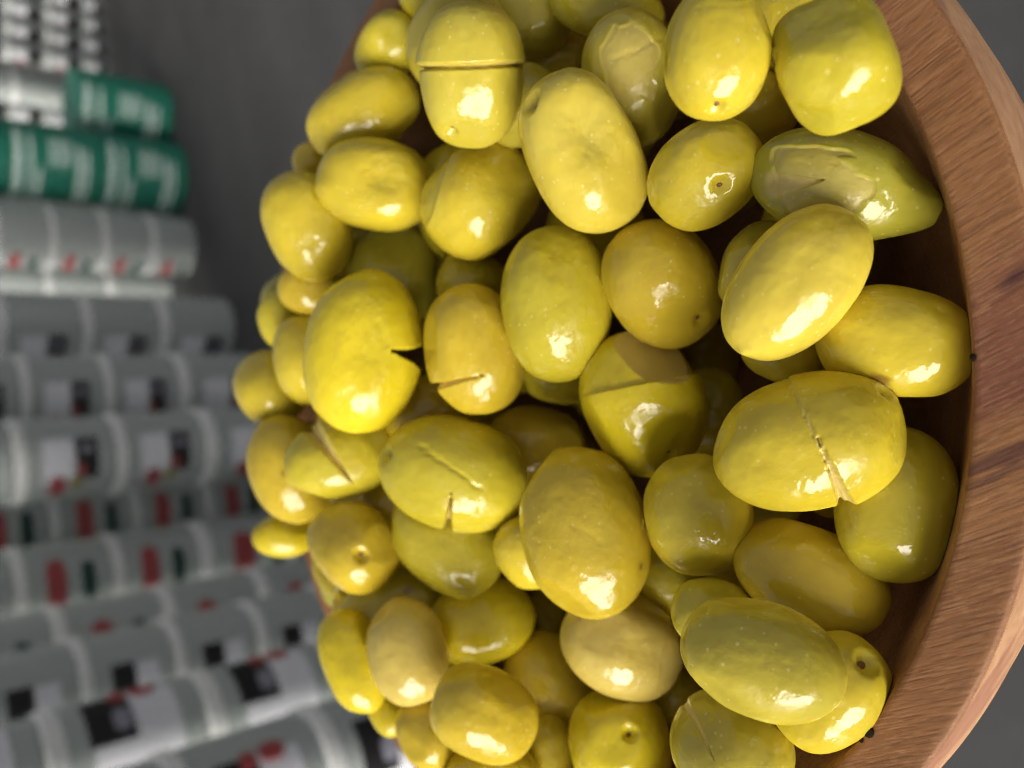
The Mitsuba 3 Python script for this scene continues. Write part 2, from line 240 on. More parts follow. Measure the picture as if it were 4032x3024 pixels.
    ('w', [-41.93, 37.19, 19.51], [-0.4663, 0.7857, 0.3574, -0.1938], [13.13, 10.26, 10.26], [['navel', [0.737, 0.033, -0.675], np.float64(0.237), 0.12], ['dent', [0.84, -0.096, -0.534], np.float64(0.402), 0.06]], 'golden olive with a brown stem hole, lower left by the rim'),
    ('w', [-36.62, 43.05, 0.24], [-0.1419, 0.8684, 0.4751, -0.0069], [15.3, 11.15, 11.15], [], 'golden olive squeezed behind the pointed cracked olive, lower left'),
    ('g', [-41.6, 20.07, 2.49], [-0.3875, 0.8016, 0.4439, 0.1012], [16.36, 11.58, 11.58], [], 'elongated yellow-green olive lying under the pointed cracked olive'),
    ('y', [-42.08, -8.33, -1.25], [-0.1965, 0.7999, 0.4892, 0.2868], [9.77, 7.64, 7.64], [], 'yellow olive half hidden left of the largest golden olive'),
    ('g', [-72.03, 30.34, -44.49], [-0.2704, 0.8714, 0.4084, -0.026], [8.1, 6.14, 6.14], [], 'tiny greenish olive deep below the largest golden olive'),
    ('g', [-47.34, -28.07, -26.17], [-0.3157, 0.8209, 0.2351, -0.4137], [12.28, 9.6, 9.6], [], 'dark olive deep in the gap right of the largest golden olive'),
    ('w', [-39.77, -75.49, -9.61], [-0.5389, 0.7963, 0.2721, 0.0395], [13.76, 9.17, 9.17], [['dent', [-0.162, 0.066, -0.985], np.float64(0.465), 0.03]], 'golden olive with a shaded upper side, under the long-slit olive'),
    ('p', [-62.27, -27.43, -11.11], [-0.3661, 0.7056, 0.5247, 0.3047], [14.65, 11.44, 11.44], [['ledge', [0.246, 0.216, -0.945], [0.365, -0.881, -0.301], [-0.81, 0.206, 0.549], np.float64(-0.674), 0.05, 0.05], ['dent', [-0.355, -0.034, -0.934], np.float64(0.37), 0.07]], 'pale beige olive with a fold of skin on its right'),
    ('Y', [-64.44, 18.05, -6.59], [0.7248, -0.5249, -0.3698, -0.2498], [14.0, 10.74, 10.74], [], 'vivid yellow oval olive in the lower left middle'),
    ('g', [-61.2, 41.87, 5.26], [0.7361, -0.4697, -0.3704, -0.3167], [14.86, 9.57, 9.57], [['spot', [0.33, -0.201, -0.922], np.float64(0.121)]], 'dark olive with a pinprick stem hole, above the tan olive'),
    ('Y', [-71.29, 36.77, 21.83], [-0.1927, 0.8371, 0.5081, -0.0632], [13.04, 7.92, 7.92], [['bump', [0.939, -0.064, -0.338], np.float64(0.365), 0.08]], 'vivid yellow olive hanging lowest at the left over the rim'),
    ('p', [-67.19, 20.29, 15.77], [-0.1539, 0.8604, 0.4777, -0.0882], [12.73, 9.8, 9.8], [], 'tan yellow olive standing upright at the lower left'),
    ('w', [-81.94, 6.28, -19.73], [-0.3223, 0.8475, 0.4196, -0.0422], [14.32, 10.98, 10.98], [], 'yellow olive going into shade, left of the pale beige olive'),
    ('t', [-47.55, -79.69, 14.92], [-0.6079, 0.7279, 0.314, 0.0459], [12.56, 9.13, 9.13], [['crease', [-0.602, -0.636, -0.483], [-0.578, -0.226, -0.784], [-0.999, 0.031, -0.037], 0.599], ['dent', [-0.074, -0.442, -0.894], np.float64(0.49), 0.02]], 'very large matte yellow-green olive in the lower right with smooth skin'),
    ('y', [-56.47, -83.0, -0.19], [0.9293, -0.3577, -0.0444, -0.0804], [10.62, 8.3, 8.3], [['navel', [0.928, 0.077, -0.366], np.float64(0.323), 0.14]], 'yellow olive with a deep stem dimple, lowest by the right rim'),
    ('w', [-75.95, -6.69, 13.87], [-0.406, 0.6778, 0.5628, 0.2429], [12.61, 9.85, 9.85], [], 'smooth yellow oval olive near the bottom edge, left part'),
    ('w', [-86.34, 15.47, 15.12], [-0.284, 0.8252, 0.4488, -0.1922], [8.4, 6.56, 6.56], [['tip', [0.976, -0.16, 0.146], 0.12]], 'dull yellow olive with a tip, near the bottom edge by the left rim'),
    ('Y', [-86.38, 32.41, 15.15], [-0.3002, 0.8106, 0.5015, -0.0359], [6.04, 4.18, 4.18], [], 'thin bright yellow sliver of an olive above the lower left rim'),
    ('Y', [-86.61, -24.21, -12.23], [0.3914, -0.354, -0.0704, 0.8465], [14.74, 11.52, 11.52], [['navel', [0.911, -0.217, 0.35], np.float64(0.187), 0.12], ['dent', [0.829, -0.167, 0.534], np.float64(0.486), 0.04]], 'yellow olive at the bottom edge with an oval brown stem hole facing the viewer'),
    ('t', [-69.37, -65.88, 4.26], [-0.6384, 0.6842, 0.0847, -0.3423], [12.02, 9.39, 9.39], [['cut', [-0.093, -0.147, -0.985], [0.563, 0.33, -0.758], [-0.423, 0.791, -0.442], 0.358, np.float64(0.081), 0.06]], 'matte yellow olive at the bottom edge with a ragged scratch'),
    ('y', [-93.47, -3.88, -9.03], [-0.1065, 0.8947, 0.3944, -0.1805], [8.24, 5.71, 5.71], [], 'yellow olive at the bottom edge, between two larger ones'),
    ('y', [-96.49, 2.0, 5.77], [0.6708, -0.5776, -0.4424, -0.1441], [11.71, 8.51, 8.51], [], 'brownish shaded olive under the smooth oval one at the bottom edge'),
    ('g', [-79.85, -23.0, -31.59], [-0.5588, 0.7438, 0.1614, -0.3293], [9.94, 7.76, 7.76], [], 'dark olive deep between the pale beige and the largest matte olive'),
    ('w', [50.32, -65.13, -14.12], [-0.2807, 0.7032, 0.3176, 0.5708], [9.62, 7.51, 7.51], [], 'dark olive deep under the top smooth yellow olive'),
    ('y', [77.02, -10.21, -15.73], [0.712, -0.5721, -0.0733, -0.4005], [9.3, 5.76, 5.76], [], 'dim yellow olive peeking between the lidded and the peeled olive'),
    ('g', [23.3, 9.41, -3.48], [-0.2396, 0.6373, 0.4839, 0.5498], [10.86, 8.49, 8.49], [], 'dark olive deep under the round olive with the skin lip'),
    ('t', [40.08, 35.77, -9.91], [-0.0251, 0.8461, 0.4406, 0.2989], [9.35, 7.3, 7.3], [], 'dark olive between the ring-dented and the crescent olive'),
    ('w', [-7.42, 25.81, 1.77], [0.7194, -0.5243, -0.2806, -0.3589], [12.04, 8.85, 8.85], [], 'yellow olive in the shade right of the wedge-cut olive'),
    ('g', [2.81, -9.82, -13.77], [-0.4097, 0.5679, 0.4963, 0.5131], [12.55, 9.81, 9.81], [], 'dark olive just below the smooth middle olive'),
    ('y', [2.43, -71.81, -10.07], [-0.5568, 0.8224, 0.1168, 0.0089], [7.82, 6.11, 6.11], [], 'dark olive below the pale slanted oval olive'),
    ('w', [3.9, -19.18, -61.48], [-0.124, 0.8647, 0.3413, 0.347], [9.69, 7.57, 7.57], [], 'very dark olive deep below the stem-dimpled olive'),
    ('g', [35.8, -16.45, -21.18], [-0.3372, 0.6225, 0.4266, 0.5629], [12.71, 9.93, 9.93], [], 'dark olive under the notched olive'),
    ('t', [24.29, 45.07, -12.89], [-0.0202, 0.8393, 0.4554, 0.2964], [7.31, 5.71, 5.71], [], 'tiny dark olive glimpsed between the wedge-cut and the speckled olive'),
    ('y', [-29.11, -58.48, -23.52], [0.6908, -0.6655, -0.2447, -0.1412], [7.6, 5.7, 5.7], [], 'dark olive glimpsed beneath the long-slit olive'),
    ('g', [-46.94, -61.89, 1.25], [-0.4151, 0.663, 0.5184, 0.3456], [8.63, 6.74, 6.74], [], 'dim greenish olive above the very large matte olive'),
    ('w', [60.6, 50.99, 17.63], [-0.0508, 0.7627, 0.4813, 0.429], [6.99, 5.46, 5.46], [], 'dim olive between the rim and the two upper left olives'),
    ('y', [-51.69, 56.81, 13.9], [-0.3324, 0.8142, 0.4527, -0.147], [8.24, 6.44, 6.44], [], 'pale yellow olive peeking out under the golden stem-holed olive'),
    ('g', [98.19, 15.18, 1.65], [-0.4446, 0.8167, 0.1955, 0.3116], [8.67, 6.78, 6.78], [], 'dim olive at the very top edge, left'),
    ('y', [61.63, -79.44, -2.42], [0.0724, 0.9546, 0.2859, -0.0426], [8.24, 6.44, 6.44], [], 'dim yellow olive at the top edge between the two large right ones'),
    ('w', [-67.78, 57.63, 8.73], [-0.0973, 0.8561, 0.4985, -0.0958], [10.42, 6.78, 6.78], [], 'yellow olive mostly hidden behind the tan upright olive'),
    ('w', [-53.62, 57.83, -16.53], [0.58, 0.1316, 0.3218, 0.7367], [12.74, 10.8, 10.8], [], None),
    ('g', [30.29, 3.43, -35.1], [0.7706, -0.2902, -0.2506, -0.509], [12.74, 10.8, 10.8], [], None),
    ('o', [49.04, 62.1, -22.33], [-0.1529, -0.0206, -0.7837, 0.6017], [12.74, 10.8, 10.8], [], None),
    ('y', [-36.14, 71.16, -5.31], [0.6823, 0.1665, 0.0368, -0.7109], [12.74, 10.8, 10.8], [], None),
    ('w', [-21.53, 82.96, 7.9], [0.0385, 0.3806, -0.7582, 0.528], [12.74, 10.8, 10.8], [], None),
    ('g', [-30.22, 16.98, -42.37], [0.1761, -0.1321, 0.9703, -0.1006], [12.74, 10.8, 10.8], [], None),
    ('o', [-25.43, 56.58, -27.07], [-0.2559, 0.5983, 0.1788, -0.7379], [12.74, 10.8, 10.8], [], None),
    ('y', [48.85, 37.51, -26.93], [0.9389, -0.2588, 0.0182, 0.2263], [12.74, 10.8, 10.8], [], None),
    ('w', [-6.94, 52.53, -2.26], [0.0347, 0.4151, -0.7406, -0.5273], [12.74, 10.8, 10.8], [], None),
    ('g', [-42.63, -6.74, -32.51], [0.001, -0.2511, -0.9679, -0.0112], [12.74, 10.8, 10.8], [], None),
    ('o', [25.72, 83.31, 7.13], [0.616, 0.3309, -0.7149, -0.0039], [12.74, 10.8, 10.8], [], None),
    ('y', [8.05, 43.04, -46.16], [0.542, -0.0886, -0.1501, -0.8221], [12.74, 10.8, 10.8], [], None),
    ('w', [10.21, 18.68, -39.13], [0.2479, -0.3572, 0.1271, -0.8915], [12.74, 10.8, 10.8], [], None),
    ('g', [58.59, -22.36, -19.39], [-0.6292, 0.6658, -0.0393, 0.3991], [12.74, 10.8, 10.8], [], None),
    ('o', [-71.33, 42.68, -25.94], [0.9914, 0.0506, 0.1112, -0.0462], [12.74, 10.8, 10.8], [], None),
    ('y', [28.19, -65.63, -37.51], [-0.4467, 0.4853, -0.223, -0.7177], [12.74, 10.8, 10.8], [], None),
    ('w', [62.79, 0.23, -35.59], [0.0777, -0.9284, -0.3611, 0.0403], [12.74, 10.8, 10.8], [], None),
    ('g', [-3.29, 69.38, -27.73], [0.121, -0.812, 0.2732, 0.5014], [12.74, 10.8, 10.8], [], None),
    ('o', [-87.66, 25.41, -2.74], [0.0361, 0.9948, -0.0613, 0.0729], [12.74, 10.8, 10.8], [], None),
    ('y', [-56.11, 12.5, -45.42], [0.2717, -0.4185, -0.7102, -0.4967], [12.74, 10.8, 10.8], [], None),
    ('w', [48.37, 82.51, 4.19], [0.3483, 0.0772, 0.1409, -0.9235], [12.74, 10.8, 10.8], [], None),
    ('g', [-2.2, -12.8, -40.4], [-0.0317, -0.0679, 0.6364, -0.7677], [12.74, 10.8, 10.8], [], None),
    ('o', [2.91, -69.26, -34.64], [-0.05, -0.7963, 0.5886, -0.1302], [12.74, 10.8, 10.8], [], None),
    ('y', [33.44, 20.31, -49.54], [0.4776, 0.0185, -0.5568, 0.6793], [12.74, 10.8, 10.8], [], None),
    ('w', [7.71, 15.58, -16.09], [0.7165, -0.4151, -0.1705, -0.5341], [12.74, 10.8, 10.8], [], None),
    ('g', [-21.6, 34.03, -20.15], [0.1553, 0.6985, -0.5711, -0.4022], [12.74, 10.8, 10.8], [], None),
    ('o', [-24.97, 45.96, -47.79], [0.0899, -0.8903, 0.3273, 0.3037], [12.74, 10.8, 10.8], [], None),
    ('y', [-56.21, -50.17, -24.09], [0.8505, -0.2008, 0.4095, 0.262], [12.74, 10.8, 10.8], [], None),
    ('w', [-21.42, -69.66, -36.98], [0.2234, 0.8354, -0.1323, -0.4844], [12.74, 10.8, 10.8], [], None),
    ('g', [79.87, 25.62, -24.16], [-0.1397, 0.2363, 0.6411, -0.7167], [12.74, 10.8, 10.8], [], None),
    ('o', [57.78, 59.53, 1.88], [-0.5599, 0.6768, -0.43, 0.2084], [12.74, 10.8, 10.8], [], None),
    ('y', [15.16, 69.57, -10.99], [-0.4335, -0.3484, 0.0848, -0.8267], [12.74, 10.8, 10.8], [], None),
    ('w', [-36.72, -21.91, -51.34], [-0.2916, 0.8221, 0.4855, 0.0587], [12.74, 10.8, 10.8], [], None),
    ('g', [29.55, 62.49, -40.15], [-0.1378, -0.6928, -0.6635, -0.2465], [12.74, 10.8, 10.8], [], None),
    ('o', [50.51, -42.24, -42.19], [0.1348, -0.4132, -0.8632, -0.2567], [12.74, 10.8, 10.8], [], None),
    ('y', [-10.27, 87.88, -12.39], [-0.8301, -0.1817, -0.3365, -0.4059], [12.74, 10.8, 10.8], [], None),
    ('w', [73.26, -26.96, -35.27], [0.3241, 0.7288, -0.2452, 0.5511], [12.74, 10.8, 10.8], [], None),
    ('g', [17.86, -25.74, -37.05], [-0.0362, 0.4477, 0.2301, -0.8633], [12.74, 10.8, 10.8], [], None),
    ('o', [-44.14, 29.97, -17.19], [0.9146, -0.293, 0.1158, 0.2537], [12.74, 10.8, 10.8], [], None),
    ('y', [-46.23, 36.34, -49.35], [0.9791, 0.1541, -0.1013, 0.0859], [12.74, 10.8, 10.8], [], None),
    ('w', [34.54, 84.51, -13.98], [-0.4638, -0.0963, -0.5226, 0.7089], [12.74, 10.8, 10.8], [], None),
    ('g', [12.91, -48.98, -51.09], [-0.2703, 0.1047, 0.2501, -0.9238], [12.74, 10.8, 10.8], [], None),
    ('o', [-5.71, 11.65, -54.95], [0.2865, -0.0798, 0.3736, 0.8786], [12.74, 10.8, 10.8], [], None),
    ('y', [18.96, -8.13, -55.56], [0.224, -0.7904, -0.3293, -0.4654], [12.74, 10.8, 10.8], [], None),
    ('w', [80.02, 52.61, -1.36], [-0.2961, 0.5193, 0.4916, -0.6332], [12.74, 10.8, 10.8], [], None),
    ('g', [17.34, 34.1, -23.97], [0.0511, 0.5044, -0.7657, -0.3959], [12.74, 10.8, 10.8], [], None),
    ('o', [2.31, 99.03, 6.18], [0.3284, 0.6913, 0.4615, -0.4487], [12.74, 10.8, 10.8], [], None),
    ('y', [-20.67, -42.96, -51.91], [-0.4415, 0.6799, 0.4812, 0.3334], [12.74, 10.8, 10.8], [], None),
    ('w', [-38.55, -42.82, -38.62], [-0.5199, -0.5564, -0.3339, 0.5555], [12.74, 10.8, 10.8], [], None),
    ('g', [-63.16, -13.87, -38.62], [-0.4437, -0.3492, 0.2829, 0.7753], [12.74, 10.8, 10.8], [], None),
    ('o', [65.08, -51.75, -25.69], [-0.7002, -0.0139, -0.2786, -0.6572], [12.74, 10.8, 10.8], [], None),
    ('y', [83.29, 1.65, -25.01], [-0.155, 0.0598, 0.6673, -0.726], [12.74, 10.8, 10.8], [], None),
    ('w', [-29.23, 80.59, -24.45], [0.3232, -0.7893, 0.1496, -0.5002], [12.74, 10.8, 10.8], [], None),
    ('g', [-82.17, 49.67, -1.63], [0.0834, 0.4724, -0.8392, -0.2562], [12.74, 10.8, 10.8], [], None),
    ('o', [-58.71, 74.53, -2.38], [-0.7299, -0.426, 0.031, -0.5336], [12.74, 10.8, 10.8], [], None),
    ('y', [-16.35, -70.97, -15.24], [-0.6634, -0.0416, -0.7394, 0.1073], [12.74, 10.8, 10.8], [], None),
]

SKIN = {'y': (0.55, 0.425, 0.026), 'Y': (0.59, 0.465, 0.014), 'g': (0.500, 0.410, 0.024), 'o': (0.33, 0.295, 0.028), 't': (0.46, 0.375, 0.036), 'b': (0.57, 0.445, 0.048),
        'w': (0.53, 0.385, 0.024), 'p': (0.58, 0.440, 0.090)}
FLESH = np.array((0.58, 0.44, 0.17))
ICO = {k: trimesh.creation.icosphere(k, 1.0) for k in (4, 5, 6)}


def smooth01(a, b, x):
    t = np.clip((x - a) / (b - a), 0, 1)
    return t * t * (3 - 2 * t)


def arc(u, p1, p2, n, d):
    """Angle from the flat cut u.n = d, and how far along it (0 at p1, 1 at p2)."""
    p1, p2, n = np.array(p1), np.array(p2), np.array(n)
    q1, q2 = p1 - n * (p1 @ n), p2 - n * (p2 @ n)
    e1 = q1 / np.linalg.norm(q1)
    e2 = np.cross(n, e1)
    full = math.atan2(q2 @ e2, q2 @ e1)
    e2, full = e2 * np.sign(full), abs(full)
    x = np.arcsin(np.clip(u @ n, -1, 1)) - math.asin(max(-1, min(1, d)))
    return x, np.arctan2(u @ e2, u @ e1) / full, full * math.sqrt(max(0.05, 1 - d * d))


def olive_mesh(col, axes, feats, seed):
    rng = np.random.default_rng(seed)
    fine = any(f[0] in ('cut', 'wedge', 'ledge', 'patch', 'slice', 'cutline', 'slot') for f in feats)
    ico = ICO[6 if fine else 5 if feats or seed < 82 else 4]
    u = np.array(ico.vertices)
    q = rng.uniform(2.12, 2.4)                      # plumper than an ellipsoid
    s = (np.abs(u) ** q).sum(1) ** (-1 / q)
    s += 0.075 * (meshkit.fbm(u * 1.25 + rng.uniform(0, 50, 3), 2, seed) - 0.5) + 0.022 * (meshkit.fbm(u * 3.6 + 20, 2, seed + 7) - 0.5)
    if seed < 82 and seed != 26:                                   # sides pressed flat by the neighbours, shallow hollows
        for _ in range(3):
            n = rng.normal(size=3)
            n /= np.linalg.norm(n)
            lim = rng.uniform(0.92, 0.985) / np.maximum(u @ n, 0.3)
            s = s - 0.5 * ((s - lim) + np.sqrt((s - lim) ** 2 + 0.0016)) + 0.006
        for _ in range(2):
            n = rng.normal(size=3)
            n /= np.linalg.norm(n)
            s -= rng.uniform(0.015, 0.05) * np.exp(-(np.arccos(np.clip(u @ n, -1, 1)) / rng.uniform(0.22, 0.42)) ** 2)
    # a slightly pointed end, like most of them
    s += rng.uniform(0.0, 0.05) * np.exp(-((np.arccos(np.clip(u[:, 0] * rng.choice([-1, 1]), -1, 1)) / 0.38) ** 2))
    base = np.array(SKIN[col]) * rng.uniform(0.93, 1.07)
    m1 = smooth01(0.35, 0.7, meshkit.fbm(u * 1.1 + rng.uniform(0, 50, 3), 2, seed + 3))[:, None]
    m2 = smooth01(0.52, 0.78, meshkit.fbm(u * 1.5 + rng.uniform(0, 50, 3), 2, seed + 5))[:, None]
    c = base * (1 - 0.13 * m1) + 0.0
    c = c * (1 - 0.24 * m2) + 0.24 * m2 * (base * np.array([0.90, 1.0, 1.5]) + np.array([0.02, 0.02, 0.02]))
    m3 = smooth01(0.72, 0.86, meshkit.noise(u * 7 + rng.uniform(0, 50, 3), seed + 9))[:, None]
    c = c * (1 - 0.18 * m3) + 0.18 * m3 * np.array([0.45, 0.26, 0.05])
    flesh = np.zeros(len(u))
    scars = []
    for f in feats:
        k = f[0]
        if k == 'square':
            s *= (np.abs(u) ** 2.7).sum(1) ** (-1 / 2.7) * 0.955
            continue
        ang = np.arccos(np.clip(u @ np.array(f[1]), -1, 1))
        wob = meshkit.fbm(u * 6 + 31, 3, seed) - 0.5
        if k == 'navel':
            r, d = f[2], f[3]
            s -= d * smooth01(1.0, 0.15, ang / r + wob * 0.35) - 0.003 * np.exp(-((ang / r - 1.3) / 0.5) ** 2)
            scars.append((f[1], r))
        elif k == 'dent':
            s -= f[3] * np.exp(-(ang / f[2] + wob * 0.25) ** 2 * 1.3)
        elif k == 'bump':
            s += f[3] * np.exp(-(ang / f[2]) ** 2 * 1.3)
        elif k == 'tip':
            s += f[2] * np.exp(-(ang / 0.42) ** 2)
        elif k == 'spot':
            w = smooth01(1.1, 0.5, ang / f[2] + wob * 0.8)[:, None]
            c = c * (1 - 0.75 * w) + 0.75 * w * np.array([0.16, 0.065, 0.015])
        elif k == 'patch':
            w = smooth01(1.06, 0.94, ang / f[2] + 1.0 * (meshkit.fbm(u * 3.2 + 11, 2, seed) - 0.5))
            s -= f[3] * w * (0.8 + 0.35 * (meshkit.fbm(u * 9, 2, seed) - 0.3))
            flesh = np.maximum(flesh, 0.45 * w)
        elif k == 'slice':
            lim = f[2] / np.maximum(np.cos(np.minimum(ang, 1.4)), 0.05)
            w = smooth01(-0.004, 0.004, s - lim)
            s = np.minimum(s, lim)
            flesh = np.maximum(flesh, w)
        elif k in ('crease', 'cutline'):
            x, t, L = arc(u, *f[1:5])
            x = x + 0.10 * L * (meshkit.fbm(u * 7, 3, seed) - 0.5)
            w = f[5] if k == 'cutline' else 0.035
            d = 0.022 if k == 'cutline' else 0.008
            s -= d * np.exp(-(x / w) ** 2) * smooth01(-0.05, 0.1, t) * smooth01(1.05, 0.9, t)
        elif k == 'cut':                      # open at p1 (the limb), closing at p2
            x, t, L = arc(u, *f[1:5])
            x = x + 0.022 * (meshkit.fbm(u * 16, 2, seed) - 0.5)
            w = f[5] * np.clip(1.05 - t, 0.0, 1.5)
            inside = np.clip(1 - np.abs(x) / np.maximum(w, 1e-3), 0, 1) * (w > 1e-3) * smooth01(-1.2, -0.7, t)
            s -= 0.7 * f[6] * smooth01(0.0, 0.7, inside)
            flesh = np.maximum(flesh, smooth01(0.05, 0.4, inside))
        elif k == 'slot':                     # a thin straight slit right across
            x, t, L = arc(u, *f[1:5])
            inside = np.clip(1 - np.abs(x) / f[5], 0, 1) * smooth01(-0.3, 0.0, t) * smooth01(1.3, 1.0, t)
            s -= f[6] * smooth01(0.0, 0.6, inside)
        elif k == 'wedge':                    # closed at p1, open at p2 (the limb)
            x, t, L = arc(u, *f[1:5])
            x = x + 0.035 * (meshkit.fbm(u * 9, 3, seed) - 0.5)
            w = 0.5 * f[5] * np.clip(t, 0, 1.5)
            inside = np.clip(1 - np.abs(x) / np.maximum(w, 1e-3), 0, 1) * (t > 0) * smooth01(2.6, 2.0, t)
            s -= f[6] * smooth01(0.0, 0.45, inside)
            flesh = np.maximum(flesh, smooth01(0.03, 0.2, inside))
        elif k == 'ledge':                    # the skin on one side of a cut stands proud of the other
            x, t, L = arc(u, *f[1:5])
            x = x + 0.03 * (meshkit.fbm(u * 3.5, 3, seed + 2) - 0.5)
            h = (f[5] + (f[6] - f[5]) * np.clip(t, 0, 1)) * smooth01(-0.35, 0.0, t) * smooth01(1.35, 1.0, t)
            step = smooth01(-0.009, 0.009, x)
            s += h * (step - 0.45) * np.exp(-(x / 0.7) ** 2)
            flesh = np.maximum(flesh, 0.8 * np.exp(-((x + 0.002) / 0.008) ** 2) * np.clip(h / 0.05, 0, 1))
    c = c * (1 - flesh[:, None]) + flesh[:, None] * (0.7 * FLESH + 0.3 * base)
    return u * s[:, None] * np.array(axes) / 1000, np.array(ico.faces), np.clip(c, 0.003, 0.8), scars, s


for k, (col, at, quat, axes, feats, label) in enumerate(OLIVES):
    key = numbered('green_olive', k)
    v, f, c, scars, s = olive_mesh(col, axes, feats, k)
    M = np.eye(4)
    M[:3, :3] = Rotation.from_quat(quat).as_matrix()
    M[:3, 3] = np.array(at) / 1000
    tw = T(M.tolist())
    put(key, (v, f), 'm_olive', True, color=c, to_world=tw)
    labels[key] = {'label': label or 'yellow green olive buried deep in the heap under the others', 'category': 'olive',
                   'group': 'olives heaped in the wooden bowl' if label else 'olives buried in the heap'}
    for q, (d, r) in enumerate(scars):
        d = np.array(d)
        ring = np.arccos(np.clip(np.array(ICO[6].vertices if len(v) == len(ICO[6].vertices) else ICO[5].vertices) @ d, -1, 1))
        p = v[np.argmin(ring)]
        m = trimesh.creation.icosphere(3, 1.0)
        size = r * axes[1] / 1000 * 0.30
        m.vertices *= (1 + 0.35 * (meshkit.fbm(m.vertices * 2 + k, 2, k) - 0.5))[:, None] * np.array([size, size * 0.8, size * 0.45])
        nrm = d / np.array(axes)
        nrm /= np.linalg.norm(nrm)
        m.apply_transform(trimesh.geometry.align_vectors([0, 0, 1], nrm))
        m.vertices += p
        put(f'{key}__stem_scar' + ('' if q == 0 else f'_{q:03d}'), m, 'm_scar', True, to_world=tw)

# beads of brine held where olives touch
for k, (x, y, z, ax, ay, az, r, label) in enumerate(BRINE):
    m = trimesh.creation.icosphere(3, 1.0)
    m.vertices *= np.array([r, r * 0.9, r * 0.45]) * (1 + 0.2 * (meshkit.fbm(m.vertices * 1.5 + k, 2, k) - 0.5))[:, None]
    m.apply_transform(trimesh.geometry.align_vectors([0, 0, 1], [ax, ay, az]))
    m.vertices += [x, y, z]
    put(numbered('brine_bead', k), m, 'm_brine', True)
    labels[numbered('brine_bead', k)] = {'label': label, 'category': 'drop', 'group': 'beads of brine between olives'}

# ---------------------------------------------------------------- the stacked tubs on the floor behind
STACKS = [  # x, y, tubs up to the first lid, height of a tub, first lid above the floor, diameter, print, turn of the label
    (0.349, 1.782, 2, 0.0997, 0.1995, 0.135, 'R', 62, 9),
    (0.268, 1.947, 1, 0.1255, 0.1512, 0.135, 'P', 40, 9),
    (0.145, 1.594, 1, 0.1405, 0.1547, 0.135, 'W', 48, 9),
    (0.019, 1.468, 1, 0.1290, 0.1695, 0.135, 'W', 18, 9),
    (-0.087, 1.33, 1, 0.1437, 0.1805, 0.135, 'W', 8, 9),
    (-0.211, 1.475, 2, 0.1307, 0.2615, 0.135, 'R', 0, 9),
    (-0.288, 1.347, 1, 0.1402, 0.1922, 0.135, 'R', 0, 9),
    (-0.359, 1.198, 2, 0.1511, 0.3022, 0.135, 'R', 5, 9),
    (-0.371, 1.036, 2, 0.1156, 0.2312, 0.135, 'C', 25, 9),
    (-0.406, 0.882, 1, 0.1690, 0.1960, 0.135, 'B', -25, 9),
    (0.889, 2.482, 1, 0.1397, 0.0710, 0.105, 'P', 0, 9),
    (1.166, 2.341, 1, 0.0958, 0.0437, 0.052, 'S', 12, 9),
    (1.105, 2.332, 1, 0.0950, 0.0490, 0.052, 'S', 12, 9),
    (1.047, 2.323, 1, 0.0948, 0.0537, 0.052, 'S', 12, 9),
    (0.986, 2.314, 1, 0.0945, 0.0587, 0.052, 'S', 12, 9),
    (0.926, 2.305, 1, 0.0938, 0.0640, 0.052, 'S', 12, 9),
    (0.772, 2.338, 2, 0.0804, 0.1607, 0.055, 'S', 0, 9),
    (0.68, 1.891, 1, 0.1695, 0.2055, 0.15, 'G', 30, 1),
    (0.517, 1.828, 2, 0.1795, 0.3590, 0.162, 'G', 20, 9),
    (-0.42, 0.70, 2, 0.155, 0.31, 0.135, 'B', 10, 9),
]



def patch(r, z0, z1, a0, a1, m_round=0.0):
    """A printed label: a curved sheet with thickness, proud of the tub's wall."""
    n = max(4, int(abs(a1 - a0) / 0.12))
    if not m_round:
        return lathe([(r - 0.001, z0), (r + 0.0006, z0), (r + 0.0006, z1), (r - 0.001, z1)], n, a0, a1, False)
    th = np.linspace(a0, a1, 25)
    x = np.linspace(-1, 1, 25)
    half = (1 - np.abs(x) ** 3.2) ** (1 / 3.2) * (z1 - z0) / 2
    zc = (z0 + z1) / 2
    v, f = [], []
    for q in range(25):
        for rr_, zz in ((r - 0.001, zc - half[q]), (r + 0.0014, zc - half[q]), (r + 0.0014, zc + half[q]), (r - 0.001, zc + half[q])):
            v.append((rr_ * math.cos(th[q]), rr_ * math.sin(th[q]), zz))
        if q:
            b = 4 * q
            f += [(b - 4 + e, b + e, b + e + 1, b - 3 + e) for e in range(3)]
    return np.array(v), np.array(f)


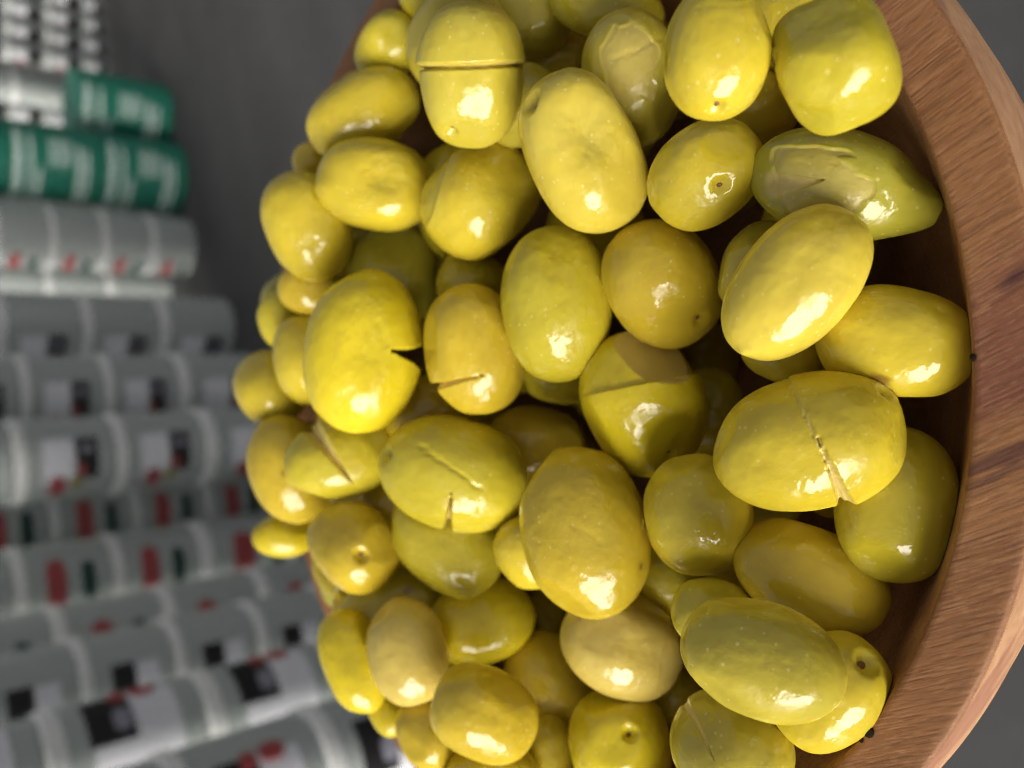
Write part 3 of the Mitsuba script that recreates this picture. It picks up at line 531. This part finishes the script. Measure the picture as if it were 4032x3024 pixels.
def tub(key, x, y, z, h, d, kind, face):
    r = d / 2
    tw = T().translate([x, y, z])
    body = [(0.0, 0.001), (r * 0.93, 0.001), (r * 0.95, 0.004), (r * 0.965, h * 0.86), (r * 0.965, h * 0.88)]
    if kind == 'G':
        put(key + '__body', lathe([(0.0, 0.001), (r * 0.97, 0.001), (r, 0.004), (r, h - 0.004), (r * 0.98, h - 0.001), (0.0, h - 0.001)], 64), 'm_green', 40, to_world=tw)
        rng = random.Random(int(1000 * (x + z)))
        strokes = []
        for q, (u0, u1, w0, w1) in enumerate(((0.88, 0.95, -1.2, 1.2), (0.76, 0.80, -1.1, 0.9), (0.66, 0.71, -0.2, 1.2), (0.56, 0.585, -1.0, -0.2), (0.51, 0.535, -1.05, -0.3),
                                                  (0.46, 0.485, -1.0, -0.2), (0.41, 0.435, -1.05, -0.25), (0.36, 0.385, -1.0, -0.3), (0.24, 0.30, -0.9, 1.0), (0.16, 0.20, -0.8, 1.1))[:8 if h < 0.15 else 10]):
            strokes.append(patch(r, h * u0, h * u1, face - w1, face - w0, 1))
        for q, (v, f) in enumerate(strokes):
            put(numbered(key + '__lettering_stroke', q), (v, f), 'm_print', 40, to_world=tw)
        return
    put(key + '__body', lathe(body, 64), 'm_tub', 40, to_world=tw)
    put(key + '__lid', lathe([(r * 0.95, h * 0.868), (r * 0.99, h * 0.872), (r, h * 0.885), (r, h * 0.98), (r * 0.97, h - 0.0015), (r * 0.8, h - 0.0015), (0.0, h - 0.003)], 64), 'm_lid', 40, to_world=tw)
    R = r * 0.962
    if kind == 'W':
        put(key + '__white_label', patch(R, h * 0.42, h * 0.72, face - 0.55, face + 0.55), 'm_white', 40, to_world=tw)
        put(key + '__black_label', patch(R, h * 0.18, h * 0.395, face - 0.45, face + 0.55), 'm_black', 40, to_world=tw)
        put(key + '__red_emblem', patch(R, h * 0.50, h * 0.66, face - 0.95, face - 0.36, 1), 'm_red', 40, to_world=tw)
        put(key + '__red_emblem_001', patch(R, h * 0.31, h * 0.39, face - 0.40, face - 0.08, 1), 'm_red', 40, to_world=tw)
        put(key + '__yellow_emblem', patch(R, h * 0.35, h * 0.46, face - 0.72, face - 0.42, 1), 'm_yellow', 40, to_world=tw)
        put(key + '__grey_print', patch(R + 0.0008, h * 0.24, h * 0.34, face + 0.15, face + 0.38, 1), 'm_grey', 40, to_world=tw)
    elif kind == 'R':
        put(key + '__red_emblem', patch(R, h * 0.48, h * 0.68, face - 0.70, face + 0.55, 1), 'm_red', 40, to_world=tw)
        put(key + '__green_emblem', patch(R, h * 0.18, h * 0.32, face - 0.55, face + 0.40, 1), 'm_bottle_green', 40, to_world=tw)
    elif kind == 'C':
        put(key + '__white_label', patch(R, h * 0.18, h * 0.66, face - 0.75, face + 0.62), 'm_white', 40, to_world=tw)
        put(key + '__black_label', patch(R + 0.0008, h * 0.43, h * 0.68, face - 0.22, face + 0.66), 'm_black', 40, to_world=tw)
        put(key + '__grey_print', patch(R + 0.0008, h * 0.24, h * 0.32, face - 0.5, face + 0.2, 1), 'm_grey', 40, to_world=tw)
    elif kind == 'B':
        put(key + '__white_label', patch(R, h * 0.16, h * 0.72, face - 0.75, face + 0.65), 'm_white', 40, to_world=tw)
        put(key + '__black_label', patch(R + 0.0008, h * 0.45, h * 0.74, face - 0.30, face + 0.68), 'm_black', 40, to_world=tw)
        put(key + '__red_emblem', patch(R + 0.0016, h * 0.26, h * 0.42, face + 0.50, face + 0.80, 1), 'm_red', 40, to_world=tw)
        put(key + '__red_emblem_001', patch(R + 0.0024, h * 0.46, h * 0.56, face + 0.46, face + 0.74, 1), 'm_red', 40, to_world=tw)
        put(key + '__grey_print', patch(R + 0.0018, h * 0.47, h * 0.58, face - 0.12, face + 0.28, 1), 'm_grey', 40, to_world=tw)
    elif kind == 'S':
        put(key + '__white_label', patch(R, h * 0.48, h * 0.74, face - 0.45, face + 0.5, 1), 'm_white', 40, to_world=tw)
        put(key + '__black_label', patch(R, h * 0.08, h * 0.44, face - 0.8, face + 0.8, 1), 'm_black', 40, to_world=tw)
        put(key + '__red_emblem', patch(R, h * 0.5, h * 0.68, face - 0.95, face - 0.48, 1), 'm_red', 40, to_world=tw)


# ---------------------------------------------------------------- a black cable on the floor, just at the right edge of the frame
a = np.linspace(0.0, 1.0, 60)
path = np.stack([-0.20 - 0.06 * a, 0.058 - 0.10 * a + 0.05 * a * a, np.full(60, FLOOR + 0.005)], 1)
path = np.vstack([path, path[-1] + np.stack([-0.03 * a, -0.10 * a - 0.1 * a * a, 0 * a], 1)[1:]])
tan = np.gradient(path, axis=0)
tan /= np.linalg.norm(tan, axis=1, keepdims=True)
sid = np.cross(tan, [0, 0, 1.0])
th = np.arange(16) * 2 * math.pi / 16
v = path[:, None] + 0.005 * (np.cos(th)[None, :, None] * sid[:, None] + np.sin(th)[None, :, None] * np.array([0, 0, 1.0]))
i, j = np.meshgrid(np.arange(len(path) - 1), np.arange(16), indexing='ij')
put('black_cable', (v.reshape(-1, 3), np.stack([i * 16 + j, i * 16 + (j + 1) % 16, (i + 1) * 16 + (j + 1) % 16, (i + 1) * 16 + j], -1).reshape(-1, 4)), 'm_cable', True)
labels['black_cable'] = {'label': 'black cable on the dark floor just past the lower right rim', 'category': 'cable'}

KINDS = {'W': ('white_label_tub', 'grey tub with white and black labels'), 'R': ('red_emblem_tub', 'grey tub with red and green emblems'),
         'B': ('large_label_tub', 'grey tub with big white label'), 'P': ('plain_tub', 'plain grey tub'),
         'C': ('square_label_tub', 'grey tub with white label and black square'), 'G': ('green_tin', 'green tin with white lettering'), 'S': ('small_jar', 'small blurred jar with white label')}
ORD = ('first', 'second', 'third', 'fourth', 'fifth', 'sixth')
count = {}
RIGHT = np.cross(CAM_DIR, CAM_UP)


def stack(x, y, n, hc, z1, d, kind, turn, most, where):
    """One stack of tubs on the floor, as far up as the photograph shows it; the lowest tub reaches up to the first lid."""
    zs = [0.0] + [z1 - (n - 1 - q) * hc for q in range(n - 1)] + [z1 + q * hc for q in range(most)]
    face = math.atan2(CAM_AT[1] - y, CAM_AT[0] - x) - math.radians(turn)
    seen = []
    for q, z in enumerate(zs[:-1]):
        low = np.array([x, y, FLOOR + z]) - np.array(CAM_AT)
        if (low @ RIGHT) / (low @ np.array(CAM_DIR)) < -0.632:      # wholly outside the frame
            break
        seen.append((q, z))
    for q, z in seen:
        name, look = KINDS[kind]
        k = count.get(name, 0)
        count[name] = k + 1
        key = numbered(name, k)
        tub(key, x, y, FLOOR + z, zs[q + 1] - z - 0.001, d, kind, face + 0.05 * math.sin(7 * q + 3 * x))
        labels[key] = {'label': f'{look}, {ORD[len(seen) - 1 - q]} from left, {where}', 'category': 'tin' if kind == 'G' else 'jar' if kind == 'S' else 'tub', 'group': f'stacked {name.replace("_", " ")}s on the floor'}


for row, where in zip(STACKS, ['first grey row below green', 'shaded set back row below green', 'second grey row below green', 'third grey row below green', 'fourth grey row below green', 'set back red emblem row', 'middle red emblem row', 'lowest red emblem row', 'second lowest row', 'lowest row', 'plain row above green', 'topmost jar row', 'second jar row', 'third jar row', 'fourth jar row', 'fifth jar row', 'jar row between green tins', 'upper green row', 'lower green row', 'row at the bottom edge']):
    stack(*row, where)
